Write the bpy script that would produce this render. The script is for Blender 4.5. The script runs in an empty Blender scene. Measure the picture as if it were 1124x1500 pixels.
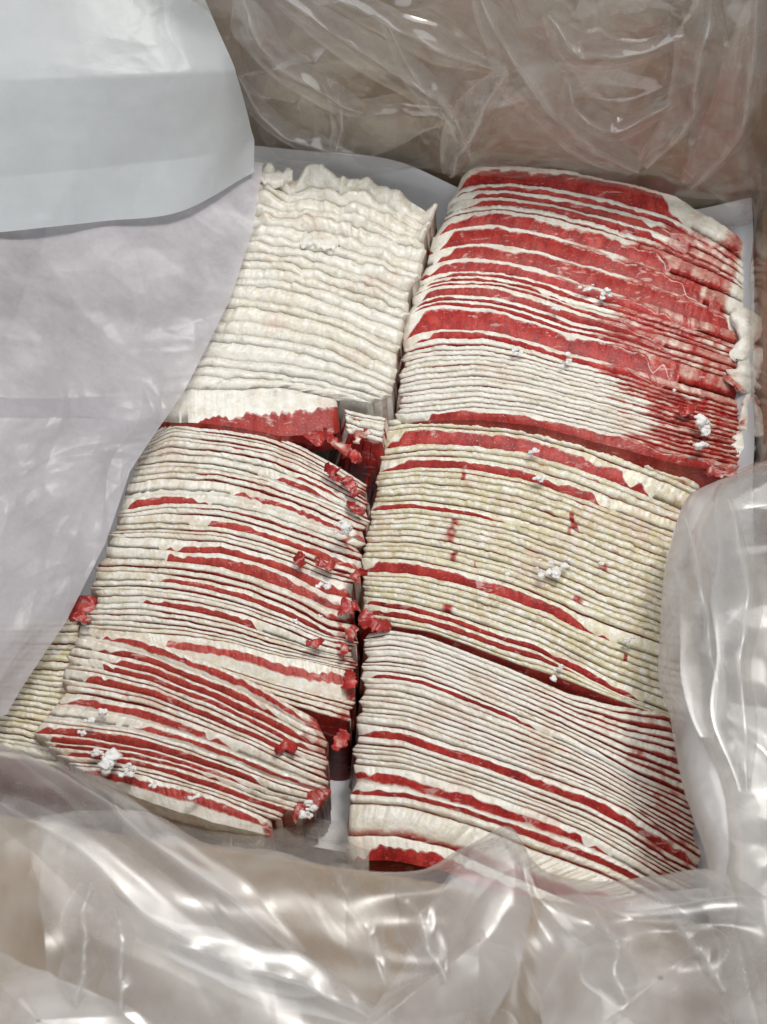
import bpy, math
import numpy as np

# ------------------------------------------------------------------ camera, world, lamps, exposure
PITCH, VFOV, ZM = 60.0, 48.0, 0.10            # look-down angle, vertical field of view, meat height
_t = math.tan(math.radians(VFOV / 2)); DIST = 0.30 / _t
_p = math.radians(PITCH)
CAM = np.array([0.0, -DIST * math.cos(_p), ZM + DIST * math.sin(_p)])
FWD = np.array([0.0, math.cos(_p), -math.sin(_p)])
UPV = np.array([0.0, math.sin(_p), math.cos(_p)])
RGT = np.array([1.0, 0.0, 0.0])
scene = bpy.context.scene
COL = scene.collection
cd = bpy.data.cameras.new("camera"); cam = bpy.data.objects.new("camera", cd); COL.objects.link(cam)
cam.location = CAM; cam.rotation_euler = (math.radians(90 - PITCH), 0, 0)
cd.sensor_fit = 'VERTICAL'; cd.sensor_height = 36.0; cd.lens = 18.0 / _t
cd.clip_start = 0.01; cd.clip_end = 50
cd.dof.use_dof = True; cd.dof.focus_distance = 0.70; cd.dof.aperture_fstop = 12.0
scene.camera = cam

world = bpy.data.worlds.new("World"); scene.world = world; world.use_nodes = True
bg = world.node_tree.nodes["Background"]
bg.inputs[0].default_value = (0.80, 0.90, 1.0, 1); bg.inputs[1].default_value = 0.12

def area_lamp(name, loc, aim, size, power, color, size_y=None):
    l = bpy.data.lights.new(name, 'AREA'); l.energy = power; l.color = color
    l.shape = 'RECTANGLE'; l.size = size; l.size_y = size_y or size
    o = bpy.data.objects.new(name, l); COL.objects.link(o); o.location = loc
    d = np.array(aim) - np.array(loc)
    from mathutils import Vector
    o.rotation_euler = Vector(d).to_track_quat('-Z', 'Y').to_euler()
    return o
area_lamp("fill_lamp", (-0.45, -1.70, 1.05), (0, 0.1, 0.1), 1.8, 11.5, (0.94, 0.975, 1.0), 1.3)  # unseen fill added behind the camera for the back wall and film sheen
area_lamp("ceiling_lamp", (0.0, 0.35, 1.55), (0, 0, 0.1), 1.3, 8.5, (1.0, 0.985, 0.95), 0.9)
area_lamp("glint_lamp", (0.35, 0.35, 1.6), (0, 0, 0.1), 0.25, 7.5, (1.0, 0.97, 0.92))  # small lamp added for glints and crisper shadows
vs = scene.view_settings
vs.view_transform = 'Standard'; vs.look = 'None'; vs.exposure = 0.42; vs.gamma = 1.0; vs.use_curve_mapping = False
scene.cycles.transparent_max_bounces = 24
scene.cycles.max_bounces = 6
scene.cycles.diffuse_bounces = 3
scene.cycles.use_adaptive_sampling = True; scene.cycles.adaptive_threshold = 0.03

rng = np.random.default_rng(11)

# ------------------------------------------------------------------ helpers: rays, noise
def ray(x, y):
    x = np.asarray(x, float); y = np.asarray(y, float)
    return FWD + RGT * ((x - 562) / 750 * _t)[..., None] + UPV * ((750 - y) / 750 * _t)[..., None]
def at(x, y, z):                                # point of the place at height z seen from the photographer's spot
    d = ray(x, y); k = (np.asarray(z, float) - CAM[2]) / d[..., 2]
    return CAM + d * k[..., None]
def on_plane(x, y, p0, n):
    d = ray(x, y); k = ((p0 - CAM) @ n) / (d @ n)
    return CAM + d * k[..., None]

def _hash(ix, iy, seed):
    h = (ix.astype(np.int64) * 374761393 + iy.astype(np.int64) * 668265263 + seed * 982451653) & 0xFFFFFFFF
    h = ((h ^ (h >> 13)) * 1274126177) & 0xFFFFFFFF
    return ((h ^ (h >> 16)) & 0xFFFFFF) / float(0xFFFFFF) * 2 - 1
def noise(x, y, seed=0):
    x, y = np.broadcast_arrays(np.asarray(x, float), np.asarray(y, float))
    ix = np.floor(x); iy = np.floor(y); fx = x - ix; fy = y - iy
    u = fx * fx * (3 - 2 * fx); v = fy * fy * (3 - 2 * fy)
    a = _hash(ix, iy, seed); b = _hash(ix + 1, iy, seed); c = _hash(ix, iy + 1, seed); d = _hash(ix + 1, iy + 1, seed)
    return (a * (1 - u) + b * u) * (1 - v) + (c * (1 - u) + d * u) * v
def fbm(x, y, seed=0, n=3):
    return sum(noise(np.asarray(x) * 2 ** k, np.asarray(y) * 2 ** k, seed + 7 * k) / 2 ** k for k in range(n))
def sstep(a, b, x):
    t = np.clip((np.asarray(x, float) - a) / (b - a), 0, 1); return t * t * (3 - 2 * t)

# ------------------------------------------------------------------ materials
def new_mat(name):
    m = bpy.data.materials.new(name); m.use_nodes = True
    nt = m.node_tree; nt.nodes.clear(); return m, nt
def node(nt, typ, **kw):
    n = nt.nodes.new(typ)
    for k, v in kw.items():
        if isinstance(k, str) and hasattr(n, k): setattr(n, k, v)
    return n
def setin(n, **kw):
    for k, v in kw.items(): n.inputs[k.replace('_', ' ')].default_value = v
def ramp(nt, fac, stops):
    r = nt.nodes.new('ShaderNodeValToRGB'); cr = r.color_ramp
    while len(cr.elements) < len(stops): cr.elements.new(0.5)
    for e, (p, c) in zip(cr.elements, stops): e.position = p; e.color = c if len(c) == 4 else (*c, 1)
    nt.links.new(fac, r.inputs[0]); return r.outputs[0]
def mixc(nt, fac, a, b, mode='MIX'):
    m = nt.nodes.new('ShaderNodeMix'); m.data_type = 'RGBA'; m.blend_type = mode
    for s, v in ((m.inputs[0], fac), (m.inputs[6], a), (m.inputs[7], b)):
        if hasattr(v, 'is_linked'): nt.links.new(v, s)
        else: s.default_value = v if not isinstance(v, tuple) or len(v) == 4 else (*v, 1)
    return m.outputs[2]
def math_(nt, op, a, b=None, c=None, clamp=False):
    m = nt.nodes.new('ShaderNodeMath'); m.operation = op; m.use_clamp = clamp
    for s, v in zip(m.inputs, (a, b, c)):
        if v is None: continue
        if hasattr(v, 'is_linked'): nt.links.new(v, s)
        else: s.default_value = v
    return m.outputs[0]
def tex_noise(nt, vec, scale, detail=4, rough=0.55, dist=0.0):
    n = nt.nodes.new('ShaderNodeTexNoise'); setin(n, Scale=scale, Detail=detail, Roughness=rough, Distortion=dist)
    if vec is not None: nt.links.new(vec, n.inputs['Vector'])
    return n.outputs[0]
def objcoord(nt, scale=(1, 1, 1), rot=(0, 0, 0)):
    g = nt.nodes.new('ShaderNodeNewGeometry')
    m = nt.nodes.new('ShaderNodeMapping'); m.inputs['Scale'].default_value = scale; m.inputs['Rotation'].default_value = rot
    nt.links.new(g.outputs['Position'], m.inputs['Vector']); return m.outputs[0]
def attr(nt, name):
    a = nt.nodes.new('ShaderNodeAttribute'); a.attribute_name = name; return a.outputs['Fac']
def bump(nt, h, strength, dist):
    b = nt.nodes.new('ShaderNodeBump'); setin(b, Strength=strength, Distance=dist); nt.links.new(h, b.inputs['Height']); return b.outputs[0]
def principled(nt, color, rough, normal=None, **kw):
    b = nt.nodes.new('ShaderNodeBsdfPrincipled')
    for s, v in (('Base Color', color), ('Roughness', rough)):
        if hasattr(v, 'is_linked'): nt.links.new(v, b.inputs[s])
        else: b.inputs[s].default_value = v if not isinstance(v, tuple) or len(v) == 4 else (*v, 1)
    for k, v in kw.items(): b.inputs[k.replace('_', ' ')].default_value = v
    if normal is not None: nt.links.new(normal, b.inputs['Normal'])
    return b.outputs[0]
def out(nt, sh):
    o = nt.nodes.new('ShaderNodeOutputMaterial'); nt.links.new(sh, o.inputs[0])

def lean_color(nt, vec, pink=False):
    rnd = nt.nodes.new('ShaderNodeObjectInfo').outputs['Random']
    n1 = tex_noise(nt, vec, 80, 3, 0.6)
    base = ramp(nt, n1, [(0.25, (0.20, 0.008, 0.008)), (0.5, (0.45, 0.024, 0.022)), (0.75, (0.62, 0.085, 0.062))])
    if pink: base = mixc(nt, 0.5, base, (0.52, 0.085, 0.06))
    base = mixc(nt, math_(nt, 'MULTIPLY', rnd, 0.5), base, (0.30, 0.028, 0.016))
    gr = tex_noise(nt, objcoord(nt, (330, 130, 130), (0, 0, 0.15)), 1.0, 3, 0.65)      # muscle fibres
    base = mixc(nt, ramp(nt, gr, [(0.35, (0.5, 0.5, 0.5)), (0.55, (0, 0, 0))]), base, (0.15, 0.006, 0.008))
    fine = tex_noise(nt, vec, 700, 2, 0.6, 0.4)
    base = mixc(nt, ramp(nt, fine, [(0.50, (0, 0, 0)), (0.80, (0.28, 0.28, 0.28))]), base, (0.52, 0.10, 0.08))
    fl = tex_noise(nt, vec, 1050, 2, 0.6)                 # frost flecks
    base = mixc(nt, ramp(nt, fl, [(0.64, (0, 0, 0)), (0.74, (0.7, 0.7, 0.7))]), base, (0.70, 0.48, 0.44))
    st = objcoord(nt, (70, 190, 190), (0, 0, 0.25))       # marbling: pale islands drawn out along the grain
    w = tex_noise(nt, st, 1.0, 3, 0.65, 0.6)
    mask = ramp(nt, w, [(0.60, (0, 0, 0)), (0.68, (1, 1, 1))])
    return mixc(nt, math_(nt, 'MULTIPLY', mask, 0.85), base, (0.64, 0.38, 0.35))

def fat_material(name, c_white, c_yellow, grime):
    m, nt = new_mat(name); vec = objcoord(nt)
    n1 = tex_noise(nt, vec, 38, 3)
    tint = attr(nt, 'tint')
    f1 = math_(nt, 'ADD', math_(nt, 'MULTIPLY', ramp(nt, n1, [(0.35, (0, 0, 0)), (0.65, (1, 1, 1))]), 0.6), tint, clamp=True)
    col = mixc(nt, f1, c_white, c_yellow)
    n2 = tex_noise(nt, vec, 230, 4, 0.72)
    col = mixc(nt, ramp(nt, n2, [(0.44, (0, 0, 0)), (0.62, (0.95, 0.95, 0.95))]), col, (0.92, 0.90, 0.85))
    n5 = tex_noise(nt, vec, 950, 2, 0.6)
    col = mixc(nt, ramp(nt, n5, [(0.30, (0.22, 0.22, 0.22)), (0.45, (0, 0, 0))]), col, (0.52, 0.44, 0.30))
    n3 = tex_noise(nt, vec, 125, 4, 0.72)                  # grime: grey-brown smudges and specks on the cut edges
    g = ramp(nt, n3, [(0.52, (0, 0, 0)), (0.62, (0.35, 0.35, 0.35)), (0.72, (1, 1, 1))])
    col = mixc(nt, math_(nt, 'MULTIPLY', g, grime), col, (0.27, 0.22, 0.12))
    col = mixc(nt, math_(nt, 'MULTIPLY', ramp(nt, n1, [(0.54, (0, 0, 0)), (0.70, (1, 1, 1))]), 0.36), col, (0.66, 0.44, 0.36))
    la = attr(nt, 'lean')
    lm = math_(nt, 'ADD', la, math_(nt, 'MULTIPLY', math_(nt, 'SUBTRACT', n2, 0.5), 0.45))
    pk = ramp(nt, lm, [(0.28, (0, 0, 0)), (0.46, (0.8, 0.8, 0.8))])
    col = mixc(nt, pk, col, (0.50, 0.22, 0.16))
    lm = ramp(nt, lm, [(0.40, (0, 0, 0)), (0.62, (1, 1, 1))])
    col = mixc(nt, lm, col, lean_color(nt, vec))
    crk = tex_noise(nt, objcoord(nt, (620, 110, 110), (0, 0, 0.12)), 1.0, 3, 0.6)   # short cracks across the edges
    hb = math_(nt, 'ADD', math_(nt, 'MULTIPLY', n2, 1.0), math_(nt, 'MULTIPLY', crk, 0.25))
    nm = bump(nt, hb, 0.5, 0.0009)
    out(nt, principled(nt, col, 0.30, nm, Specular_IOR_Level=0.5))
    return m
def lean_material(name, pink=False):
    m, nt = new_mat(name); vec = objcoord(nt)
    col = lean_color(nt, vec, pink)
    la = attr(nt, 'pale')
    nb = tex_noise(nt, vec, 300, 3)
    lm = math_(nt, 'ADD', la, math_(nt, 'MULTIPLY', math_(nt, 'SUBTRACT', nb, 0.5), 0.6))
    lm = ramp(nt, lm, [(0.36, (0, 0, 0)), (0.60, (1, 1, 1))])
    col = mixc(nt, lm, col, (0.72, 0.60, 0.55))
    nm = bump(nt, tex_noise(nt, vec, 600, 3), 0.4, 0.0008)
    out(nt, principled(nt, col, 0.42, nm, Specular_IOR_Level=0.3))
    return m
FAT = {
    'white': fat_material('fat_white', (0.86, 0.83, 0.75), (0.79, 0.73, 0.59), 0.46),
    'yellow': fat_material('fat_yellow', (0.80, 0.76, 0.61), (0.72, 0.65, 0.43), 0.62),
    'tan': fat_material('fat_tan', (0.80, 0.73, 0.63), (0.70, 0.58, 0.45), 0.60),
    'pinkish': fat_material('fat_pinkish', (0.82, 0.78, 0.69), (0.74, 0.67, 0.52), 0.56),
    'cream': fat_material('fat_cream', (0.84, 0.81, 0.73), (0.78, 0.73, 0.60), 0.44),
}
LEAN = lean_material('lean_meat'); LEAN_PINK = lean_material('lean_meat_pink', True)

def film_material(name, tint=(0.82, 0.80, 0.79), rough=0.12):
    m, nt = new_mat(name)
    f = attr(nt, 'haze')
    tr = nt.nodes.new('ShaderNodeBsdfTransparent'); tr.inputs[0].default_value = (0.975, 0.97, 0.965, 1)
    df = nt.nodes.new('ShaderNodeBsdfDiffuse'); df.inputs[0].default_value = (*tint, 1)
    tl = nt.nodes.new('ShaderNodeBsdfTranslucent'); tl.inputs[0].default_value = (*tint, 1)
    m1 = nt.nodes.new('ShaderNodeMixShader'); m1.inputs[0].default_value = 0.28
    nt.links.new(df.outputs[0], m1.inputs[1]); nt.links.new(tl.outputs[0], m1.inputs[2])
    m2 = nt.nodes.new('ShaderNodeMixShader'); nt.links.new(f, m2.inputs[0])
    nt.links.new(tr.outputs[0], m2.inputs[1]); nt.links.new(m1.outputs[0], m2.inputs[2])
    gl = nt.nodes.new('ShaderNodeBsdfGlossy'); gl.inputs['Roughness'].default_value = rough
    lw = nt.nodes.new('ShaderNodeLayerWeight'); lw.inputs[0].default_value = 0.35
    fr = math_(nt, 'ADD', math_(nt, 'MULTIPLY', math_(nt, 'POWER', lw.outputs['Facing'], 3.0), 0.42), 0.10)
    m3 = nt.nodes.new('ShaderNodeMixShader'); nt.links.new(fr, m3.inputs[0])
    nt.links.new(m2.outputs[0], m3.inputs[1]); nt.links.new(gl.outputs[0], m3.inputs[2])
    out(nt, m3.outputs[0]); return m
FILM = film_material('bag_film', tint=(0.83, 0.79, 0.74), rough=0.12)
FILM_THICK = film_material('bag_film_folded', tint=(0.85, 0.82, 0.81), rough=0.2)
FILM_FRONT = film_material('bag_film_front', rough=0.30)
HAZE = {'bag_film_front': 0.25, 'bag_film': 0.15, 'bag_film_folded': 0.38}
def haze_attr(S, mat, haze=None, gain=1.4):
    """cloudiness of the film: stretched and creased places turn milky"""
    base = HAZE.get(mat.name)
    if base is None: return None
    if haze: base = haze
    lap = np.zeros(S.shape[:2]); st = np.median(np.linalg.norm(np.diff(S, axis=1), axis=2))
    for ax in (0, 1):
        d1 = np.roll(S, 1, ax) + np.roll(S, -1, ax) - 2 * S
        l = np.linalg.norm(d1, axis=2) / (np.linalg.norm(np.roll(S, 1, ax) - np.roll(S, -1, ax), axis=2) + 1e-6)
        if ax == 0: l[0] = l[-1] = 0
        else: l[:, 0] = l[:, -1] = 0
        lap += l
    X = S[..., 0] + 0.6 * S[..., 2]; Y = S[..., 1] - 0.8 * S[..., 2]
    big = fbm(X / 0.05, Y / 0.05, 5, 3); fine = fbm(X / 0.010, Y / 0.010, 8, 3)
    return np.clip(base * (1 + 0.55 * big + 0.25 * fine) + gain * np.clip(lap - 0.045, 0, 0.35), 0.02, 0.85)

def paper_material(name, col, trans, see):
    m, nt = new_mat(name); vec = objcoord(nt)
    n = tex_noise(nt, vec, 30, 5, 0.65)
    c = mixc(nt, ramp(nt, n, [(0.3, (0, 0, 0)), (0.7, (1, 1, 1))]), col, tuple(v * 0.93 for v in col))
    h = math_(nt, 'ADD', n, math_(nt, 'MULTIPLY', tex_noise(nt, vec, 900, 2), 0.10))
    nm = bump(nt, h, 0.12, 0.003)
    b = principled(nt, c, 0.33, nm, Specular_IOR_Level=0.5)
    tl = nt.nodes.new('ShaderNodeBsdfTranslucent'); nt.links.new(c, tl.inputs[0])
    m1 = nt.nodes.new('ShaderNodeMixShader'); m1.inputs[0].default_value = trans
    nt.links.new(b, m1.inputs[1]); nt.links.new(tl.outputs[0], m1.inputs[2])
    tr = nt.nodes.new('ShaderNodeBsdfTransparent')
    m2 = nt.nodes.new('ShaderNodeMixShader')
    nt.links.new(math_(nt, 'MULTIPLY', ramp(nt, tex_noise(nt, vec, 26, 5, 0.7), [(0.35, (0.35, 0.35, 0.35)), (0.65, (1.2, 1.2, 1.2))]), see), m2.inputs[0])
    nt.links.new(m1.outputs[0], m2.inputs[1]); nt.links.new(tr.outputs[0], m2.inputs[2])
    out(nt, m2.outputs[0]); return m
PAPER_TOP = paper_material('paper_top', (0.80, 0.84, 0.86), 0.42, 0.07)
PAPER_LOW = paper_material('paper_waxed', (0.72, 0.69, 0.73), 0.30, 0.30)
PAPER_LINER = paper_material('paper_liner', (0.72, 0.74, 0.78), 0.2, 0.04)

def cardboard():
    m, nt = new_mat('cardboard'); vec = objcoord(nt, (1, 1, 1), (0, 0, math.radians(8.6)))
    st = objcoord(nt, (260, 30, 30), (0, 0, math.radians(8.6)))
    n = tex_noise(nt, vec, 25, 5); s = tex_noise(nt, st, 1.0, 3)
    c = ramp(nt, n, [(0.3, (0.35, 0.235, 0.125)), (0.7, (0.46, 0.32, 0.18))])
    c = mixc(nt, math_(nt, 'MULTIPLY', s, 0.35), c, (0.24, 0.16, 0.10))
    nm = bump(nt, s, 0.25, 0.001)
    out(nt, principled(nt, c, 0.8, nm, Specular_IOR_Level=0.2)); return m
CARD = cardboard()

def crumb_material():
    m, nt = new_mat('frost_crumb'); vec = objcoord(nt)
    c = ramp(nt, tex_noise(nt, vec, 300, 3), [(0.3, (0.85, 0.83, 0.80)), (0.6, (0.93, 0.92, 0.91))])
    nm = bump(nt, tex_noise(nt, vec, 900, 3), 0.6, 0.001)
    out(nt, principled(nt, c, 0.6, nm, Specular_IOR_Level=0.4)); return m
CRUMB = crumb_material()

# ------------------------------------------------------------------ object helpers
def mesh_obj(name, verts, faces, mat, parent=None, smooth=True, attrs=None):
    me = bpy.data.meshes.new(name)
    verts = np.asarray(verts, float)
    if isinstance(faces, np.ndarray):
        me.vertices.add(len(verts)); me.vertices.foreach_set('co', verts.ravel())
        nf, k = faces.shape
        me.loops.add(nf * k); me.loops.foreach_set('vertex_index', faces.ravel().astype(np.int32))
        me.polygons.add(nf); me.polygons.foreach_set('loop_start', np.arange(nf, dtype=np.int32) * k)
        me.update(calc_edges=True); me.validate()
    else:
        me.from_pydata([tuple(v) for v in verts], [], faces); me.update()
    if smooth: me.polygons.foreach_set('use_smooth', np.ones(len(me.polygons), bool))
    for k, v in (attrs or {}).items():
        a = me.attributes.new(k, 'FLOAT', 'POINT'); a.data.foreach_set('value', np.asarray(v, np.float32).ravel())
    me.materials.append(mat)
    o = bpy.data.objects.new(name, me); COL.objects.link(o)
    if parent is not None: o.parent = parent
    return o
def tag(o, label=None, cat=None, group=None, kind=None):
    for k, v in (('label', label), ('category', cat), ('group', group), ('kind', kind)):
        if v: o[k] = v
    return o
def empty(name, loc):
    o = bpy.data.objects.new(name, None); o.empty_display_size = 0.02; COL.objects.link(o)
    o.location = loc; bpy.context.view_layer.update(); return o
def adopt(child, root):                          # parent a mesh built in world space
    child.parent = root; child.matrix_parent_inverse = root.matrix_world.inverted(); return child
def grid_faces(nr, nc, off=0, flip=False):
    i = np.arange(nr - 1)[:, None] * nc + np.arange(nc - 1)[None, :] + off
    q = np.stack([i, i + 1, i + nc + 1, i + nc], -1).reshape(-1, 4)
    return q[:, ::-1] if flip else q

# ------------------------------------------------------------------ the box
YAW = math.radians(-8.6)
EX = np.array([math.cos(YAW), math.sin(YAW), 0]); EY = np.array([-math.sin(YAW), math.cos(YAW), 0]); EZ = np.array([0, 0, 1.0])
back_pt = at(700, 222, ZM) ; right_pt = at(1117, 480, ZM); front_pt = at(600, 1285, 0.145)
yb = back_pt @ EY; xr = right_pt @ EX; yf = front_pt @ EY; xl = xr - 0.53
def box_pt(x, y, z): return EX * x + EY * y + EZ * z
TH = 0.004; HB = 0.27; HF = 0.142
def panel(name, x0, x1, y0, y1, z0, z1, parent):
    v = [box_pt(x, y, z) for z in (z0, z1) for (x, y) in ((x0, y0), (x1, y0), (x1, y1), (x0, y1))]
    f = [(3, 2, 1, 0), (4, 5, 6, 7), (0, 1, 5, 4), (1, 2, 6, 5), (2, 3, 7, 6), (3, 0, 4, 7)]
    return adopt(mesh_obj(name, v, f, CARD, smooth=False), parent)
box = tag(empty('cardboard_box', box_pt((xl + xr) / 2, (yb + yf) / 2, 0)), 'open brown cardboard box holding the bagged meat slices', 'box')
panel('bottom_panel', xl, xr, yf, yb, 0.0, TH, box)
panel('end_panel', xl - TH, xr + TH, yb, yb + TH, 0, HB, box)
panel('end_panel', xl - TH, xr + TH, yf - TH, yf, 0, HF, box)
panel('side_panel', xl - TH, xl, yf, yb, 0, 0.17, box)
panel('side_panel', xr, xr + TH, yf, yb, 0, 0.20, box)
# front flap folded outward
fv = []
for (a, b) in ((0.000, HF + 0.001), (-0.16, HF - 0.075)):
    for x in (xl - 0.02, xr + 0.05):
        for dz in (0, TH): fv.append(box_pt(x, yf - 0.001 + a, b + dz))
adopt(mesh_obj('flap', fv, [(0, 1, 3, 2), (4, 6, 7, 5), (0, 2, 6, 4), (1, 5, 7, 3), (0, 4, 5, 1), (2, 3, 7, 6)], CARD, smooth=False), box)

# ------------------------------------------------------------------ meat slices
ORD = ['first', 'second', 'third', 'fourth', 'fifth', 'sixth', 'seventh', 'eighth', 'ninth', 'tenth', 'eleventh', 'twelfth', 'thirteenth',
       'fourteenth', 'fifteenth', 'sixteenth', 'seventeenth', 'eighteenth', 'nineteenth', 'twentieth']
def ordinal(n):
    if n <= 20: return ORD[n - 1]
    tens = {2: 'twenty', 3: 'thirty', 4: 'forty', 5: 'fifty'}[n // 10]
    if n % 10 == 0: return tens[:-1] + 'ieth'
    return tens + '-' + ORD[n % 10 - 1]

def resample(poly, n):
    p = np.array(poly, float); d = np.r_[0, np.cumsum(np.hypot(*np.diff(p, axis=0).T))]; u = np.linspace(0, d[-1], n)
    # Catmull-Rom like smoothing through linear interpolation followed by a light blur
    q = np.stack([np.interp(u, d, p[:, 0]), np.interp(u, d, p[:, 1])], 1)
    k = max(3, n // 16) | 1; w = np.hanning(k + 2)[1:-1]; w /= w.sum()
    for c in (0, 1):
        e = np.r_[2 * q[0, c] - q[k // 2:0:-1, c], q[:, c], 2 * q[-1, c] - q[-2:-k // 2 - 1:-1, c]]
        q[:, c] = np.convolve(e, w, 'valid')[:n]
    return q

def thin(y0, y1, n, red=0.35, jit=0.34):
    gaps = np.exp(rng.normal(0, 0.17, n)); ys = y0 + (y1 - y0) * np.r_[0, np.cumsum(gaps)[:-1]] / gaps.sum()
    return [(float(y), None, float(rng.random() < red)) for y in ys]

def slice_stack(key, where, guides, rows, y_end, fat, z, nseg=250, lipred=0.5, facered=None, last_red=True, tail_red=True, lump=None, ztilt=0.0, droop=0.010, leanmap=None, patches=(),
                thickness=(0.0014, 0.0030), depth=0.055, tau=22, endjit=0.02, tintbase=0.3, left_hook=0.0, right_hook=0.0, sides=None, seed=1, bead=1.0):
    """rows: (reference row, lean or None, red-line flag); lean = (s0, s1, rim, width[, inner]) in fractions of the exposed face"""
    gy = np.array([g[0] for g in guides], float); G = np.array([resample(g[1], nseg) for g in guides])
    s = np.linspace(0, 1, nseg)
    ys = np.array([r[0] for r in rows] + [y_end], float); n = len(rows)
    span = ys[-1] - ys[0]
    def curve(y):
        k = int(np.clip(np.searchsorted(gy, y) - 1, 0, len(gy) - 2)); f = (y - gy[k]) / (gy[k + 1] - gy[k])
        return G[k] * (1 - f) + G[k + 1] * f
    P = []
    for i, y in enumerate(ys):
        c = curve(y).copy()
        lo = rng.uniform(0, endjit); hi = 1 - rng.uniform(0, endjit)
        if sides and i < n and i in sides: lo, hi = sides[i]
        uu = lo + (hi - lo) * s
        c = np.stack([np.interp(uu, s, c[:, 0]), np.interp(uu, s, c[:, 1])], 1)
        gap = (ys[min(i + 1, n)] - ys[max(i - 1, 0)]) / 2
        c[:, 1] += min(gap, 12) * (0.10 * noise(uu * 9, i * 0.9, seed) + 0.07 * noise(uu * 30, i * 1.7, seed + 3))
        c[:, 1] += min(gap, 12) * 0.16 * noise(uu * 3.2, i * 1.0, seed + 61)
        zz = z + ztilt * ((y - ys[0]) / span - 0.5) - droop * np.abs(2 * uu - 1) ** 3.2
        e0 = np.clip(1 - s / 0.035, 0, 1); e1 = np.clip(1 - (1 - s) / 0.035, 0, 1)
        zz = zz - 0.003 * (e0 ** 2 + e1 ** 2) + 0.0007 * noise(uu * 5, i * 2.3, seed + 62)
        P.append((at(c[:, 0], c[:, 1], zz), uu))
    t_all = P[n // 2][0]; tg = t_all[-1] - t_all[0]; tg[2] = 0; tg /= np.linalg.norm(tg)
    f0 = np.array([tg[1], -tg[0], 0.0])               # towards the front of the stack
    ta = math.radians(tau)
    objs = []
    for i in range(n):
        A, uu = P[i]; g = P[i + 1][0] - A
        tang = np.gradient(A, axis=0); tang[:, 2] = 0; tang /= np.linalg.norm(tang, axis=1)[:, None] + 1e-9
        f = np.stack([tang[:, 1], -tang[:, 0], np.zeros(nseg)], 1)
        f = 0.6 * f + 0.4 * f0; f /= np.linalg.norm(f, axis=1)[:, None]
        ga = np.sum(g * f, 1); ga = np.maximum(ga, 0.0008)
        lat = g - f * ga[:, None]; lat[:, 2] = 0
        dz = g[:, 2]
        t = np.clip(ga * 0.62, *thickness) * (1 + 0.12 * noise(uu * 14, i * 1.3, seed + 5))
        if rows[i][1] is not None: t = t * 0.62
        L = float(np.sum(np.linalg.norm(np.diff(A, axis=0), axis=1)))
        v = (rows[i][0] - ys[0]) / span
        x_ = uu * L
        ph = x_ / 0.0034 + 1.1 * noise(x_ / 0.011, i * 0.13, seed + 11) + 0.35 * noise(x_ / 0.004, i * 0.7, seed + 14)
        fr_ = ph - np.floor(ph)
        groove = np.exp(-((fr_ - 0.5) / 0.16) ** 2) * (0.5 + 0.5 * noise(np.floor(ph) * 1.7, i * 0.45, seed + 15))
        bd = bead * (-0.30 * groove + 0.20 * noise(x_ / 0.0024, i * 0.8, seed + 12) + 0.16 * noise(x_ / 0.012, i * 0.5, seed + 13))
        nick = -0.45 * sstep(0.45, 0.8, noise(uu * L / 0.009, i * 3.1, seed + 17))
        d = f * math.sin(ta) - EZ * math.cos(ta)
        def pt(a, c, q=0.0): return A + f * (a)[:, None] + EZ * (c)[:, None] + lat * (np.asarray(q) * np.ones(nseg))[:, None]
        up = (bd + nick) * t
        if lump is not None: up = up + lump(i, uu) * t
        E_a = np.maximum(ga - 0.46 * t, 0.35 * t); E_c = dz - 1.30 * t
        rowsP = []; lean_v = []; tag_r = []
        one = np.ones(nseg); dep = depth(i, n) if callable(depth) else depth
        base = pt(-0.25 * t, -1.0 * t)
        rowsP += [base + d * dep, base + d * 0.012, base, pt(-0.34 * t, -0.38 * t + 0.7 * up), pt(-0.08 * t, up), pt(0.30 * t, -0.06 * t + up)]
        nlip = len(rowsP)
        lean = rows[i][1]; redline = rows[i][2]
        if lean is None:
            qs = [one * q for q in (0.32, 0.60, 0.82, 1.0)]; q1 = None
        else:
            s0, s1, rim, wid = lean[:4]
            rim_s = 0
            if isinstance(rim, tuple): rim_s = (rim[0] - rim[1]) * (1 - sstep(s0, s1, uu)); rim = rim[1]
            if rim + wid > 0.95: rim = rim * 0.62; wid = 1 - rim
            w = sstep(s0 - 0.02, s0 + 0.09, uu + 0.045 * noise(uu * 38, i * 3.1, seed + 21)) * (1 - sstep(s1 - 0.12, s1 + 0.02, uu + 0.055 * noise(uu * 34, i * 3.7 + 9, seed + 22)))
            w = w * np.clip(1 + 0.25 * noise(uu * 12, i * 2.2, seed + 23) + 0.10 * noise(uu * 45, i * 2.2, seed + 24), 0.3, 1.4)
            r_ = np.clip(rim * (1 + 0.30 * noise(uu * 10, i * 4.2, seed + 25) + 0.28 * noise(uu * 60, i * 4.2, seed + 26)), 0.05, 0.9)
            r_ = np.clip(r_ + rim_s, 0.03, 0.97)
            q2 = np.minimum(r_ + wid * np.clip(1 + 0.12 * noise(uu * 16, i * 6.1, seed + 27), 0.6, 1.2), 1.0)
            if rim + wid > 0.95: q2 = one
            q1 = q2 - (q2 - r_) * np.clip(w, 0, 1)
            qs = [q1 * 0.5, q1, q1 + (q2 - q1) * 0.33, q1 + (q2 - q1) * 0.66, q2, q2 + (1 - q2) * 0.5, one]
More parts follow.
